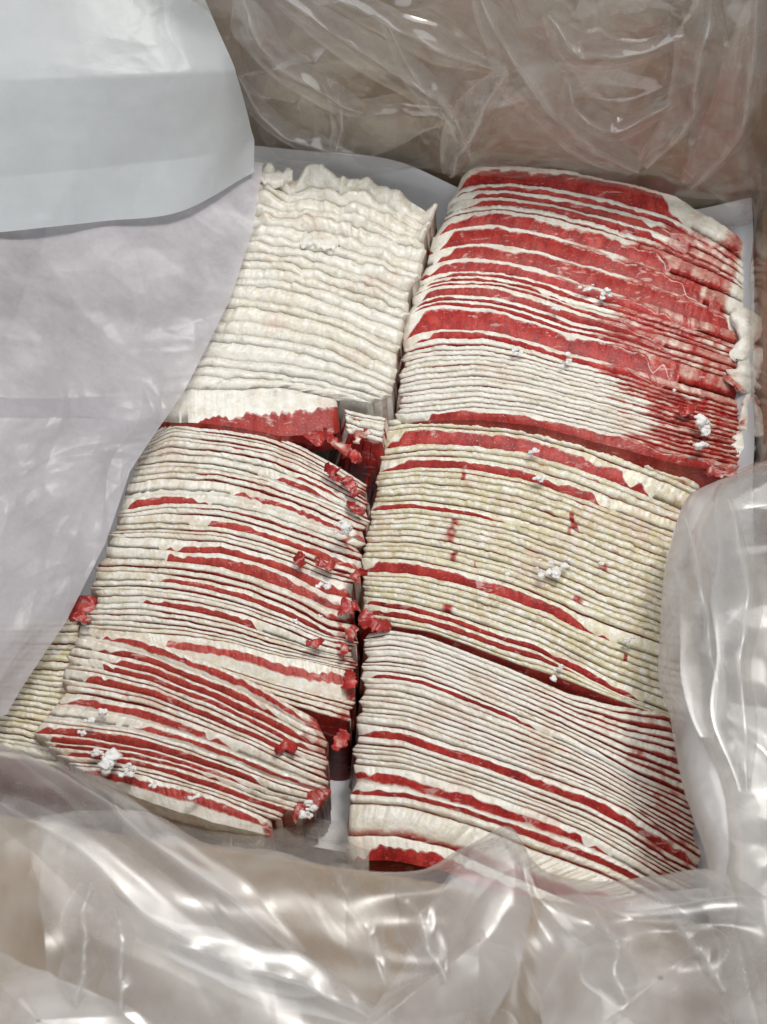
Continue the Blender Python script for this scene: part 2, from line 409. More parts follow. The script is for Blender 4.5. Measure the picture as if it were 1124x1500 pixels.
        for q in qs:
            a = 0.30 * t * (1 - q) + E_a * q
            qq = q ** 1.9 if lean is None else q ** 1.15
            c = (-0.06 * t) * (1 - qq) + E_c * qq + (0.30 if lean is None else 0.42) * t * np.sin(np.pi * q ** 0.85) + up * (1 - q)
            c = c + 0.12 * t * noise(uu * L / 0.006, q * 3 + i * 5, seed + 31)
            rowsP.append(pt(a, c, q))
        E_ = rowsP[-1]
        rowsP += [E_ + d * 0.010, E_ + d * dep]
        V = np.array(rowsP); nr = len(rowsP)
        # colour masks (the meat's own pattern, plus gap darkness painted into the tails)
        lm = np.zeros((nr, nseg))
        lm[:3] = 0.35 if tail_red else 0.1
        if leanmap is not None:
            m = leanmap(uu, v, i)
            lm[nlip + 1:] = np.maximum(lm[nlip + 1:], m[None, :])
            lm[3:nlip + 1] = np.maximum(0, m * lipred + m * 0.16 * noise(uu * 50, i * 3.7, seed + 71))[None, :]
        for (ps, pv, ws, wv) in patches:
            m = np.exp(-((uu - ps + ws * 0.7 * noise(i * 1.9, ps * 50, seed + 72)) / (ws * (0.75 + 0.4 * noise(i * 2.3, ps * 70, seed + 73)))) ** 2 - ((v - pv) / wv) ** 2)
            lm[3:] = np.maximum(lm[3:], (0.75 + 0.35 * noise(uu * 90, i * 2.9, seed + 74)) * m[None, :])
        if lean is None and redline:
            lr = 0.80 + 0.4 * noise(uu * 6, i * 2.7, seed + 41)
            lm[nlip + 2] = np.maximum(lm[nlip + 2], 0.62 * lr); lm[nlip + 3:] = np.maximum(lm[nlip + 3:], lr)
        elif lean is None:
            tr_ = 1.0 if tail_red else 0.30; lm[nlip + 3:] = np.maximum(lm[nlip + 3:], tr_ * (0.70 + 0.2 * noise(uu * 8, i * 3.3, seed + 43))); lm[nlip + 2] = np.maximum(lm[nlip + 2], 0.40 * tr_)  # lean red on the hidden face, also painted in to darken the gaps
        if facered is not None and lean is None:
            fr2 = facered(uu, v) * (0.85 + 0.3 * noise(uu * 9, i * 2.9, seed + 81))
            lm[nlip + 1] = np.maximum(lm[nlip + 1], 0.52 * fr2 * (0.8 + 0.4 * noise(uu * 5, i * 4.1, seed + 82))); lm[nlip + 2] = np.maximum(lm[nlip + 2], fr2); lm[nlip + 3:] = np.maximum(lm[nlip + 3:], fr2)
        if i == n - 1 and last_red: lm[nlip + len(qs) - 1:] = np.maximum(lm[nlip + len(qs) - 1:], 0.9)
        tint = np.clip(tintbase + rng.uniform(-0.3, 0.35) + 0.3 * noise(uu * 7, i * 0.35, seed + 51), 0, 1)
        TI = np.broadcast_to(tint, (nr, nseg))
        F = grid_faces(nr, nseg)
        child = None
        if lean is not None:
            r0 = nlip + 1; r1 = nlip + 4                # lean rows
            act = (q2 - q1) > 0.02
            colsel = act[:-1] | act[1:]
            Fg = F.reshape(nr - 1, nseg - 1, 4)
            keep = np.ones((nr - 1, nseg - 1), bool); keep[r0:r1] = ~colsel[None, :]
            LF = Fg[r0:r1][:, colsel].reshape(-1, 4)
            F = Fg[keep]
            ids, inv = np.unique(LF, return_inverse=True)
            pal = np.zeros((nr, nseg))
            rel = np.array([0, .33, .66, 1.0])
            pal[r0:r1 + 1] = 0.08 + 0.25 * (1 - w)[None, :] + np.array([0.40, 0.02, 0.0, 0.50 if rim + wid <= 0.95 else 0.0])[:, None]
            child = (V.reshape(-1, 3)[ids], inv.reshape(-1, 4), pal.ravel()[ids])
            # inner edge after a full-width lean band stays lean down the hidden face
            if rim + wid > 0.95: lm[r1 + 1:] = np.maximum(lm[r1 + 1:], np.clip(w + 0.3, 0, 1)[None, :])
        caps = np.array([[0, 0, 0, 0]])[:0]
        verts = V.reshape(-1, 3)
        # close the slice: bottom strip and the two ends
        bot = np.stack([np.arange(nseg - 1) + (nr - 1) * nseg, np.arange(1, nseg) + (nr - 1) * nseg, np.arange(1, nseg), np.arange(nseg - 1)], 1)
        ends = []
        for c0, fl in ((0, False), (nseg - 1, True)):
            top = nr - 1; lo_ = 0
            while top - lo_ >= 3:
                q = [lo_ * nseg + c0, (lo_ + 1) * nseg + c0, (top - 1) * nseg + c0, top * nseg + c0]
                ends.append(q[::-1] if fl else q); lo_ += 1; top -= 1
        F = np.concatenate([F, bot, np.array(ends)])
        lm[:, :2] = np.maximum(lm[:, :2], 0.3); lm[:, -2:] = np.maximum(lm[:, -2:], 0.35)
        # hooks: ends that curl forward
        if child is None:
            o = mesh_obj('meat_slice', verts, F, FAT[fat], attrs={'lean': lm, 'tint': TI})
        else:
            o = bpy.data.objects.new('meat_slice', None); o.empty_display_size = 0.01; COL.objects.link(o)
            mid = A[nseg // 2]; o.location = mid
            def part_mesh(nm, Fp):
                ids_, inv_ = np.unique(Fp, return_inverse=True)
                return mesh_obj(nm, verts[ids_] - mid, inv_.reshape(-1, 4), FAT['white'] if nm == 'inner_fat' else FAT[fat], parent=o, attrs={'lean': lm.ravel()[ids_], 'tint': TI.ravel()[ids_]})
            rr = F // nseg
            inner = (rr.min(1) >= r1) & (rr.max(1) <= nlip + 6) & (rim + wid <= 0.95)
            if inner.any(): part_mesh('inner_fat', F[inner])
            part_mesh('fat_edge', F[~inner])
        look = 'thin cream-edged slice'
        if lean is not None:
            band = (lean[1] - lean[0]); gp = ys[i + 1] - ys[i]
            look = ('slice with broad red band' if gp * lean[3] > 11 else 'slice with narrow red band') if band > 0.55 else 'slice with short red band'
        elif ys[i + 1] - ys[i] > 13: look = 'thick white fatty slice'
        fromback = i < n / 2 or True
        lab = f"{look}, {ordinal(i + 1)} from the back of the {where}" if i < (n + 1) // 2 else f"{look}, {ordinal(n - i)} from the front of the {where}"
        tag(o, lab, 'meat slice', f'slices in the {where}')
        if child is not None:
            mesh_obj('lean_band', child[0] - mid, child[1], LEAN_PINK if fat in ('tan', 'pinkish') else LEAN, parent=o, attrs={'pale': child[2]})
        objs.append(o)
    return objs, P

# --- upper right stack
def lm_ur(s, v, i):
    b = np.interp(v, [0, 0.08, 0.2, 0.4, 0.6, 0.75, 0.9, 1.0], [0.80, 0.66, 0.56, 0.54, 0.56, 0.64, 0.68, 0.74])
    b = b + 0.07 * noise(i * 1.7, 3.3, 303)
    m = sstep(b - 0.07, b + 0.07, s + 0.05 * noise(s * 10, i * 0.9, 301))
    m = m * (0.90 + 0.16 * noise(s * 20, i * 1.7, 302))
    white = sstep(0.90, 0.94, s) * (1 - sstep(0.28, 0.36, v)) + sstep(0.985, 1, s)
    m2 = sstep(0.36, 0.42, s) * (1 - sstep(0.50, 0.60, s)) * sstep(0.12, 0.2, v) * (1 - sstep(0.36, 0.46, v)) * 0.66
    m3 = sstep(0.86, 0.90, s) * (1 - sstep(0.0, 0.0001, 0.5 - v)) * 0
    return np.clip(np.maximum(m, m2) * (1 - 0.8 * np.clip(white, 0, 1)), 0, 1)
rows_ur = ([(245, (0.03, 0.72, 0.16, 0.84), 0)] + [(270, (0.04, 0.8, 0.55, 0.45), 1), (280, (0.04, 0.7, 0.5, 0.5), 1), (290, (0.05, 0.75, 0.40, 0.6), 1)] + thin(301, 309, 1, 1)
           + [(309, (0.02, 0.72, 0.27, 0.73), 1), (329, (0.02, 0.85, 0.22, 0.78), 1), (355, (0.02, 1.0, 0.24, 0.76), 1), (378, (0.01, 0.8, 0.38, 0.62), 1)]
           + [(395, (0.02, 0.7, 0.55, 0.45), 1), (403, (0.02, 0.45, 0.6, 0.4), 1), (410, (0.02, 0.7, 0.55, 0.45), 1), (417, (0.01, 0.75, 0.42, 0.58), 1)] + [(431, (0.01, 0.8, 0.5, 0.5), 1), (439, (0.01, 0.7, 0.5, 0.5), 1)]
           + [(447, (0.01, 0.80, 0.16, 0.84), 1), (480, (0.01, 0.75, 0.35, 0.65), 1)] + thin(495, 596, 13, 0.7) + [(596, (0.06, 1.0, 0.28, 0.72), 1)])
UR, P_UR = slice_stack('ur', 'upper right stack', [
    (245, [(672, 264), (686, 248), (715, 243), (760, 244), (840, 254), (920, 268), (985, 284), (1035, 312), (1072, 338), (1096, 362), (1106, 392)]),
    (329, [(634, 348), (660, 337), (717, 329), (800, 342), (872, 364), (956, 391), (1035, 420), (1106, 450)]),
    (447, [(592, 470), (615, 455), (644, 448), (717, 450), (774, 466), (831, 487), (904, 504), (980, 527), (1092, 562)]),
    (596, [(578, 606), (640, 601), (696, 596), (774, 604), (852, 622), (920, 641), (990, 662), (1094, 684)]),
    (618, [(582, 620), (640, 617), (696, 613), (774, 622), (852, 640), (920, 659), (990, 679), (1090, 696)])],
    rows_ur, 616, 'cream', 0.104, leanmap=lm_ur, facered=lambda s, v: 1 - 0.5 * sstep(0.66, 0.72, v), tintbase=0.15, lipred=0.56, seed=100, droop=0.012, ztilt=0.004)

# --- middle right stack
def lm_mr(s, v, i):
    return 0.25 * sstep(0.90, 1, s) + 0.40 * sstep(0.45, 0.85, noise(s * 26, i * 0.8, 311))
rows_mr = (thin(612, 628, 2, 0.5) + [(628, (0.01, 0.86, 0.20, 0.80), 1)] + thin(654, 672, 2, 1) + [(671, (0.01, 0.75, 0.42, 0.58), 1)]
           + thin(686, 734, 6, 0.3) + [(734, (0.0, 0.45, 0.62, 0.38), 1)] + thin(743, 815, 9, 0.3)
           + [(815, (0.0, 0.74, 0.36, 0.64), 1)] + thin(833, 874, 5, 0.3) + [(874, (0.0, 0.85, 0.45, 0.55), 1), (886, (0.0, 0.72, 0.40, 0.55), 1)] + thin(901, 917, 2, 0.6))
MR, P_MR = slice_stack('mr', 'middle right stack', [
    (612, [(566, 616), (620, 610), (678, 612), (740, 616), (788, 626), (860, 645), (932, 672), (1012, 703), (1030, 715)]),
    (654, [(558, 659), (620, 651), (692, 652), (769, 664), (846, 686), (908, 710), (980, 738), (1010, 752)]),
    (815, [(529, 818), (596, 819), (663, 834), (740, 854), (812, 882), (884, 914), (971, 944), (1010, 952)]),
    (886, [(529, 886), (596, 896), (659, 912), (721, 935), (788, 955), (846, 984), (894, 1010), (971, 1040), (1010, 1050)]),
    (919, [(532, 914), (575, 920), (630, 928), (692, 950), (759, 976), (836, 1000), (908, 1028), (976, 1052), (1010, 1060)])],
    rows_mr, 917, 'yellow', 0.099, tintbase=0.55, seed=200, droop=0.010, leanmap=lm_mr, endjit=0.012,
    patches=[(0.26, 0.46, 0.018, 0.025), (0.25, 0.52, 0.030, 0.035), (0.62, 0.33, 0.016, 0.05), (0.26, 0.26, 0.02, 0.02), (0.27, 0.60, 0.025, 0.02), (0.25, 0.84, 0.03, 0.02), (0.72, 0.46, 0.02, 0.015), (0.80, 0.75, 0.012, 0.015), (0.33, 0.62, 0.012, 0.015), (0.66, 0.60, 0.02, 0.012)])

# --- lower right stack
def lm_lr(s, v, i):
    b = np.interp(v, [0, 0.2, 0.5, 0.75, 1.0], [0.86, 0.80, 0.74, 0.84, 1.2])
    b = b + 0.05 * noise(i * 1.7, 3.3, 323)
    return sstep(b - 0.05, b + 0.08, s + 0.06 * noise(s * 14, i * 1.2, 321)) * (0.72 + 0.25 * noise(s * 22, i * 1.6, 322))
rows_lr = (thin(930, 992, 8, 0.45) + [(992, (0.0, 0.55, 0.5, 0.5), 1)] + thin(1002, 1066, 8, 0.35) + [(1066, (0.0, 1.0, 0.30, 0.70), 1)]
           + thin(1086, 1126, 5, 0.3) + [(1126, (0.0, 0.72, 0.28, 0.66), 1), (1148, (0.02, 1.0, 0.28, 0.72), 1), (1166, None, 0.0), (1180, None, 0.0), (1228, (0.03, 0.95, 0.55, 0.40), 1)])
LR, P_LR = slice_stack('lr', 'lower right stack', [
    (930, [(533, 930), (572, 924), (620, 932), (659, 946), (716, 968), (769, 990), (836, 1018), (908, 1036), (985, 1046)]),
    (992, [(529, 984), (575, 985), (620, 993), (659, 1007), (740, 1040), (827, 1077), (875, 1102), (926, 1130), (977, 1152), (1015, 1170)]),
    (1066, [(520, 1060), (591, 1066), (647, 1087), (718, 1110), (794, 1138), (870, 1166), (921, 1192), (975, 1228), (1030, 1262)]),
    (1126, [(514, 1118), (591, 1127), (642, 1142), (718, 1166), (794, 1194), (860, 1222), (921, 1255), (972, 1286), (1020, 1308)]),
    (1148, [(514, 1144), (600, 1156), (680, 1180), (744, 1202), (845, 1236), (905, 1262), (960, 1292), (1008, 1318)]),
    (1180, [(512, 1178), (591, 1182), (693, 1210), (794, 1250), (896, 1288), (980, 1330)]),
    (1228, [(508, 1226), (580, 1226), (660, 1246), (740, 1280), (830, 1318), (900, 1345)]),
    (1270, [(512, 1262), (580, 1264), (660, 1282), (740, 1316), (830, 1352), (890, 1375)])],
    rows_lr, 1268, 'white', 0.097, tintbase=0.15, seed=300, droop=0.008, leanmap=lm_lr, endjit=0.02, ztilt=-0.004, tau=10, facered=lambda s, v: 0.5 + 0.45 * sstep(0.35, 0.7, s), depth=lambda i, n: 0.055 if i < n - 3 else 0.04, lipred=0.46, last_red=False)

# --- upper left stack (white fat)
rows_ul = [(y, None, 0.0) for y in (262, 280, 291, 306, 316, 332, 350, 361, 377, 390, 402, 417, 431, 450, 461, 480, 497, 510, 530, 545, 557)] + [(572, (0.22, 1.04, (0.95, 0.42), 0.58), 1)]
UL, P_UL = slice_stack('ul', 'upper left stack', [
    (262, [(360, 262), (395, 250), (427, 262), (464, 248), (502, 268), (539, 264), (595, 287), (645, 318)]),
    (330, [(350, 330), (400, 330), (450, 335), (500, 345), (560, 362), (625, 388)]),
    (431, [(320, 420), (389, 422), (446, 434), (520, 457), (594, 489)]),
    (499, [(280, 490), (350, 492), (420, 502), (480, 518), (535, 540), (584, 560)]),
    (553, [(225, 556), (300, 545), (400, 553), (470, 566), (530, 582), (576, 597)]),
    (572, [(222, 588), (275, 573), (333, 573), (408, 569), (464, 577), (507, 588)]),
    (622, [(222, 616), (290, 619), (350, 626), (408, 636), (464, 636), (512, 626)])],
    rows_ul, 622, 'cream', 0.105, tintbase=0.3, seed=400, droop=0.006, bead=0.35, tail_red=False, thickness=(0.0016, 0.0040), endjit=0.05, ztilt=-0.004, depth=lambda i, n: 0.05 if i < n - 1 else 0.012,
    lump=lambda i, s: (1.3 * max(0, 1 - i / 11.0) + 0.25) * (fbm(s * 9, i * 0.55, 430, 3) + 0.5 * noise(s * 24, i * 1.1, 431)))

# --- middle left stack
def lm_ml(s, v, i):
    m = 0.85 * sstep(0.87, 0.96, s + 0.05 * noise(s * 30, i * 0.8, 331)) * (0.8 + 0.5 * noise(s * 40, i * 1.1, 332))
    return m
rows_ml = (thin(618, 660, 6, 0.25) + [(660, (0.66, 0.9, 0.35, 0.5), 0), (671, (0.55, 0.85, 0.3, 0.6), 0), (683, (0.5, 0.62, 0.5, 0.3), 0)] + thin(690, 708, 2, 0.3)
           + [(708, (0.44, 0.97, 0.30, 0.42), 0), (728, (0.0, 0.36, 0.2, 0.8), 1)] + thin(740, 756, 2, 1)
           + [(756, (0.33, 1.0, 0.42, 0.58), 1)] + thin(769, 790, 3, 1)
           + [(790, (0.26, 1.0, 0.36, 0.64), 1), (806, (0.24, 1.0, 0.34, 0.66), 1)] + thin(821, 840, 2, 1)
           + [(840, (0.22, 0.95, 0.40, 0.60), 1)] + thin(853, 877, 3, 0.6) + [(877, (0.18, 0.65, 0.36, 0.64), 1)] + thin(890, 929, 5, 0.6)
           + [(929, (0.22, 0.97, 0.24, 0.42), 0)] + thin(968, 1002, 4, 0.6))
ML, P_ML = slice_stack('ml', 'middle left stack', [
    (618, [(215, 640), (256, 614), (296, 620), (346, 626), (395, 635), (448, 657), (489, 680), (540, 712)]),
    (690, [(190, 690), (250, 684), (320, 690), (390, 706), (448, 727), (489, 745), (545, 770)]),
    (740, [(172, 748), (243, 737), (325, 740), (386, 754), (448, 775), (535, 806)]),
    (806, [(145, 802), (243, 806), (325, 812), (386, 829), (440, 848), (480, 868), (528, 878)]),
    (840, [(134, 838), (223, 840), (305, 852), (366, 868), (427, 892), (480, 920), (526, 930)]),
    (890, [(128, 888), (200, 884), (270, 894), (340, 910), (408, 933), (470, 955), (526, 966)]),
    (929, [(120, 920), (192, 926), (269, 932), (336, 944), (408, 963), (470, 974), (524, 986)]),
    (1002, [(120, 965), (200, 975), (280, 985), (346, 1008), (408, 1030), (470, 1050), (520, 1066)])],
    rows_ml, 1002, 'pinkish', 0.098, ztilt=0.002, tintbase=0.3, seed=500, droop=0.008, leanmap=lm_ml, endjit=0.035, facered=lambda s, v: sstep(0.15, 0.35, s))

# --- lower left stack
def lm_ll(s, v, i):
    return 0.55 * sstep(0.86, 0.96, s + 0.06 * noise(s * 30, i * 0.8, 341)) + 0.3 * sstep(0.1, 0.6, noise(s * 12, i * 0.4, 342)) * sstep(0.6, 0.7, s)
rows_ll = [(935, (0.10, 0.97, 0.16, 0.58), 0), (955, (0.13, 0.80, 0.14, 0.84), 0), (967, (0.12, 0.92, 0.14, 0.84), 0), (980, (0.08, 0.94, 0.16, 0.82), 0),
           (990, None, 1.0), (997, (0.08, 0.92, 0.16, 0.82), 0), (1009, None, 1.0), (1016, None, 1.0), (1024, (0.03, 0.62, 0.18, 0.66), 0),
           (1042, (0.30, 0.99, 0.16, 0.60), 0), (1058, None, 1.0), (1064, (0.01, 0.80, 0.14, 0.84), 0), (1077, (0.01, 0.75, 0.14, 0.84), 0), (1088, (0.02, 0.7, 0.16, 0.82), 0), (1098, (0.02, 0.99, 0.14, 0.82), 0),
           (1112, None, 1.0), (1120, None, 1.0), (1128, (0.03, 0.99, 0.06, 0.48), 0)]
LL, P_LL = slice_stack('ll', 'lower left stack', [
    (935, [(108, 915), (139, 921), (216, 938), (288, 965), (356, 990), (408, 1022), (465, 1056)]),
    (979, [(98, 960), (140, 966), (216, 985), (300, 1018), (380, 1055), (440, 1085), (490, 1102)]),
    (1025, [(80, 1014), (144, 1022), (216, 1036), (288, 1062), (360, 1091), (423, 1120), (486, 1146)]),
    (1078, [(42, 1076), (110, 1082), (192, 1092), (264, 1112), (336, 1136), (400, 1160), (468, 1176)]),
    (1128, [(96, 1124), (150, 1128), (200, 1136), (264, 1152), (336, 1176), (408, 1208)]),
    (1175, [(128, 1140), (190, 1165), (250, 1186), (320, 1206), (360, 1216), (404, 1226)])],
    rows_ll, 1175, 'tan', 0.103, tintbase=0.25, seed=600, droop=0.006, leanmap=lm_ll, endjit=0.04, ztilt=-0.006, nseg=220, tau=12, last_red=False, facered=lambda s, v: sstep(0.02, 0.12, s), depth=lambda i, n: 0.055 - 0.036 * max(0, (i - n + 7) / 6))

# --- far left stack, lower down beside the paper
rows_fl = thin(905, 1120, 24, 0.15)
FL, P_FL = slice_stack('fl', 'low stack under the paper edge', [
    (905, [(-30, 912), (40, 910), (118, 908)]),
    (990, [(-40, 992), (30, 992), (112, 1000)]),
    (1075, [(-50, 1062), (20, 1070), (90, 1086)]),
    (1125, [(-50, 1110), (40, 1120), (130, 1140)])],
    rows_fl, 1120, 'yellow', 0.086, tintbase=0.6, seed=700, droop=0.002, nseg=90, last_red=False)

# --- small bunch of slices in the gap corner
SB, P_SB = slice_stack('sb', 'small bunch beside the gap', [
    (600, [(503, 600), (530, 606), (566, 612)]), (645, [(508, 634), (535, 642), (562, 650)])],
    thin(600, 645, 5, 0.6), 645, 'cream', 0.099, tintbase=0.3, seed=800, droop=0.001, nseg=40, depth=0.05)

# ------------------------------------------------------------------ torn scraps and frost crumbs
ICO = None
def ico():
    import bmesh
    bm = bmesh.new(); bmesh.ops.create_icosphere(bm, subdivisions=3, radius=1.0)
    v = np.array([x.co[:] for x in bm.verts]); f = np.array([[a.index for a in p.verts] for p in bm.faces]); bm.free(); return v, f
ICO = ico()
def noise3(p, sc, seed): return (noise(p[:, 0] * sc, p[:, 1] * sc + p[:, 2] * sc * 0.7, seed) + noise(p[:, 1] * sc + 5, p[:, 2] * sc + 3, seed + 1) + noise(p[:, 2] * sc + 9, p[:, 0] * sc - 4, seed + 2)) / 1.7
def scrap(px, py, z, size, red, label, cat='meat scrap', flat=0.45, ang=0.0, name='meat_scrap', mat=None, rough=0.5, seed=0, ribbon=True):
    r = np.random.default_rng(seed)
    if ribbon:                                       # a torn shred: a bent, twisted strip with ragged ends
        nu, nw = 30, 22
        u = np.linspace(-1, 1, nu); th = np.linspace(0, 2 * math.pi, nw, endpoint=False)
        wd = (0.40 + 0.16 * noise(u * 2.2, 0, seed) + 0.10 * noise(u * 6, 3, seed)) * np.clip(1 - np.abs(u) ** 6, 0.05, 1) ** 0.5
        tk = 0.085 * (1 + 0.4 * noise(u * 3, 5, seed)) * np.clip(1 - np.abs(u) ** 8, 0.1, 1) ** 0.5
        kap = r.uniform(0.5, 1.7) * r.choice([-1, 1]); tw = r.uniform(-1.0, 1.0)
        if cat == 'fat lump': kap *= 0.5; tw *= 0.35; wd = wd * 1.15; tk = tk * 1.7
        cx = np.sin(u * kap) / kap; cz = 0.9 * (1 - np.cos(u * kap)) / abs(kap) * r.choice([-0.6, 1]) ; cy = 0.25 * noise(u * 1.3, 8, seed)
        ex = wd[:, None] * np.sign(np.cos(th)) * np.abs(np.cos(th)) ** 0.6; ez = tk[:, None] * np.sin(th)
        rag = 1 + 0.16 * noise(u[:, None] * 7 + 0 * th, np.cos(th)[None] * 2 + u[:, None] * 0, seed + 2)
        ex = ex * rag; ez = ez + 0.05 * noise(u[:, None] * 5 + 0 * th, np.cos(th)[None] * 3 + 0 * u[:, None], seed + 4)
        a_ = tw * u[:, None]
        Y = cy[:, None] + ex * np.cos(a_) - ez * np.sin(a_); Z = cz[:, None] + ex * np.sin(a_) + ez * np.cos(a_); X = cx[:, None] + 0 * ex + 0.05 * noise(np.cos(th)[None] * 2.5, u[:, None] * 3, seed + 6)
        v = np.stack([X, Y, Z], -1); v = np.concatenate([v, v[:, :1]], 1)
        lean = np.clip(red + 0.32 * noise(u[:, None] * 3 + 0 * th, np.cos(th)[None] * 1.6 + 0 * u[:, None], seed + 20), 0, 1); lean = np.concatenate([lean, lean[:, :1]], 1)
        f = np.concatenate([grid_faces(nu, nw + 1)] + [np.array([[b0 + k, b0 + k + 1, b0 + nw - 1 - k - 1, b0 + nw - 1 - k] for k in range(nw // 2 - 1)]) for b0 in (0, (nu - 1) * (nw + 1))])
        v = v.reshape(-1, 3); lean = lean.ravel()
    else:
        v, f = ICO; v = v.copy()
        rr = 1 + rough * noise3(v, 1.3, seed) + 0.6 * rough * noise3(v, 3.1, seed + 5) + 0.3 * rough * noise3(v, 6.5, seed + 9)
        v = v * rr[:, None]
        v[:, 1] *= 0.55; v[:, 2] = v[:, 2] * flat + 0.25 * v[:, 0] * noise3(v, 0.9, seed + 3)
        lean = np.clip(red + 0.5 * noise3(ICO[0], 2.0, seed + 20), 0, 1)
    ca, sa = math.cos(ang), math.sin(ang)
    v = np.stack([v[:, 0] * ca - v[:, 1] * sa, v[:, 0] * sa + v[:, 1] * ca, v[:, 2]], 1) * size
    o = mesh_obj(name, v, f, mat or FAT['white'], attrs={'lean': lean, 'tint': np.zeros(len(v))})
    o.location = at(px, py, z)
    return tag(o, label, cat)
GS = 'torn scraps between the two columns'
scraps = [
    (462, 640, .101, .013, .85, 0.3, 'long torn red scrap right below the upper left stack'),
    (497, 652, .102, .012, .55, -0.4, 'pink and white torn scrap below the upper left stack corner'),
    (528, 640, .100, .009, .25, 0.8, 'pale torn fat scrap beside the dark gap top'),
    (488, 688, .104, .009, .95, -0.5, 'bright red scrap curling at the middle left stack top corner'),
    (512, 712, .101, .010, .60, -1.0, 'red streaked scrap on the upper right end of middle left stack'),
    (521, 742, .100, .009, .75, -0.9, 'torn red flap just above the white frost crumbs'),
    (441, 822, .104, .008, .90, -1.1, 'upright red shred on the middle left stack face'),
    (478, 826, .103, .011, .65, -0.3, 'red and white torn tangle right of the upright shred'),
    (508, 888, .101, .011, .70, 0.5, 'curled red end scrap near the gap, middle left stack'),
    (462, 943, .105, .007, .95, 0.1, 'small bright red scrap near the front of middle left stack'),
    (503, 950, .102, .008, .60, 1.2, 'brownish red scrap at the right end of middle left stack'),
    (514, 1000, .094, .010, .85, 1.4, 'dark red scrap wedged in the gap beside middle left stack'),
    (420, 1096, .107, .010, .95, 0.0, 'bright red scrap on the right part of lower left stack'),
    (466, 1168, .100, .010, .80, 0.7, 'red torn end at the lower left stack front corner'),
    (440, 1190, .098, .009, .65, 0.5, 'brownish red torn end at the lower left stack front'),
    (1005, 600, .109, .011, .70, 0.2, 'pinkish red smear scrap beside the white fat chunk'),
    (1058, 690, .100, .013, .55, -0.2, 'red and white scrap below the upper right stack corner'),
    (492, 700, .103, .009, .55, -0.8, 'pale pink shred along the upper right end of middle left stack'),
    (524, 845, .099, .009, .6, 1.0, 'red shred hanging into the gap beside the red tangle'),
    (516, 925, .099, .009, .5, 0.9, 'pale red shred at the gap under the curled end'),
    (495, 1085, .098, .009, .7, 1.0, 'torn red strip at the right end of lower left stack'),
    (515, 668, .099, .011, .7, -0.6, 'dark red shred below the small bunch of slices'),
    (122, 908, .108, .008, .60, -0.6, 'pinkish scrap at the lower left stack top left corner'),
    (548, 912, .098, .013, .75, -0.5, 'curled red slice end between middle and lower right stacks'),
    (120, 890, .088, .014, .95, 0.8, 'dark red scrap half hidden under the waxed paper edge'),
]
for k, (x, y, z, sz, red, an, lab) in enumerate(scraps):
    scrap(x, y, z - 0.001, sz * 0.80, min(1, red * 0.75 + 0.25), lab, ang=an, seed=40 + k * 31)
fats = [
    (1100, 492, .101, .020, .05, 1.2, 'pale ragged fat lump at the upper right stack right end'),
    (1103, 548, .099, .018, .35, 1.0, 'pinkish ragged fat lump at the right end of upper right stack'),
    (1098, 612, .098, .015, .30, 1.4, 'small ragged fat lump low on the right box side'),
    (1096, 655, .096, .014, .20, 1.4, 'lowest ragged fat lump on the right box side'),
    (402, 264, .110, .013, .0, 0.2, 'rounded white fat lump at the back left corner'),
    (468, 357, .110, .012, .05, -0.1, 'disc-like pale fat lump in the middle of upper left stack'),
]
for k, (x, y, z, sz, red, an, lab) in enumerate(fats):
    scrap(x, y, z - 0.003, sz * 1.1, red, lab, cat='fat lump', name='fat_lump', ang=an, seed=900 + k * 17, mat=FAT['cream'], ribbon=True)
def crumb(px, py, z, size, n, label, seed, spread=1.6, stretch=1.0):
    r = np.random.default_rng(seed); VV = []; FF = []; off = 0
    v0, f0 = ICO
    for k in range(n):
        v = v0 * (1 + 0.5 * noise3(v0, 1.8, seed + k * 3) + 0.25 * noise3(v0, 4, seed + k))[:, None] * size * r.uniform(0.35, 0.95)
        a = r.normal(0, 1, 3) * size * spread * (np.array([stretch, 0.7, 0.25]) if k else 0)
        VV.append(v * np.array([1, 0.8, 0.6]) + a); FF.append(f0 + off); off += len(v)
    o = mesh_obj('frost_crumb', np.concatenate(VV), np.concatenate(FF), CRUMB)
    o.location = at(px, py, z)
    return tag(o, label, 'frost crumb', 'white crumbs scattered on the meat')
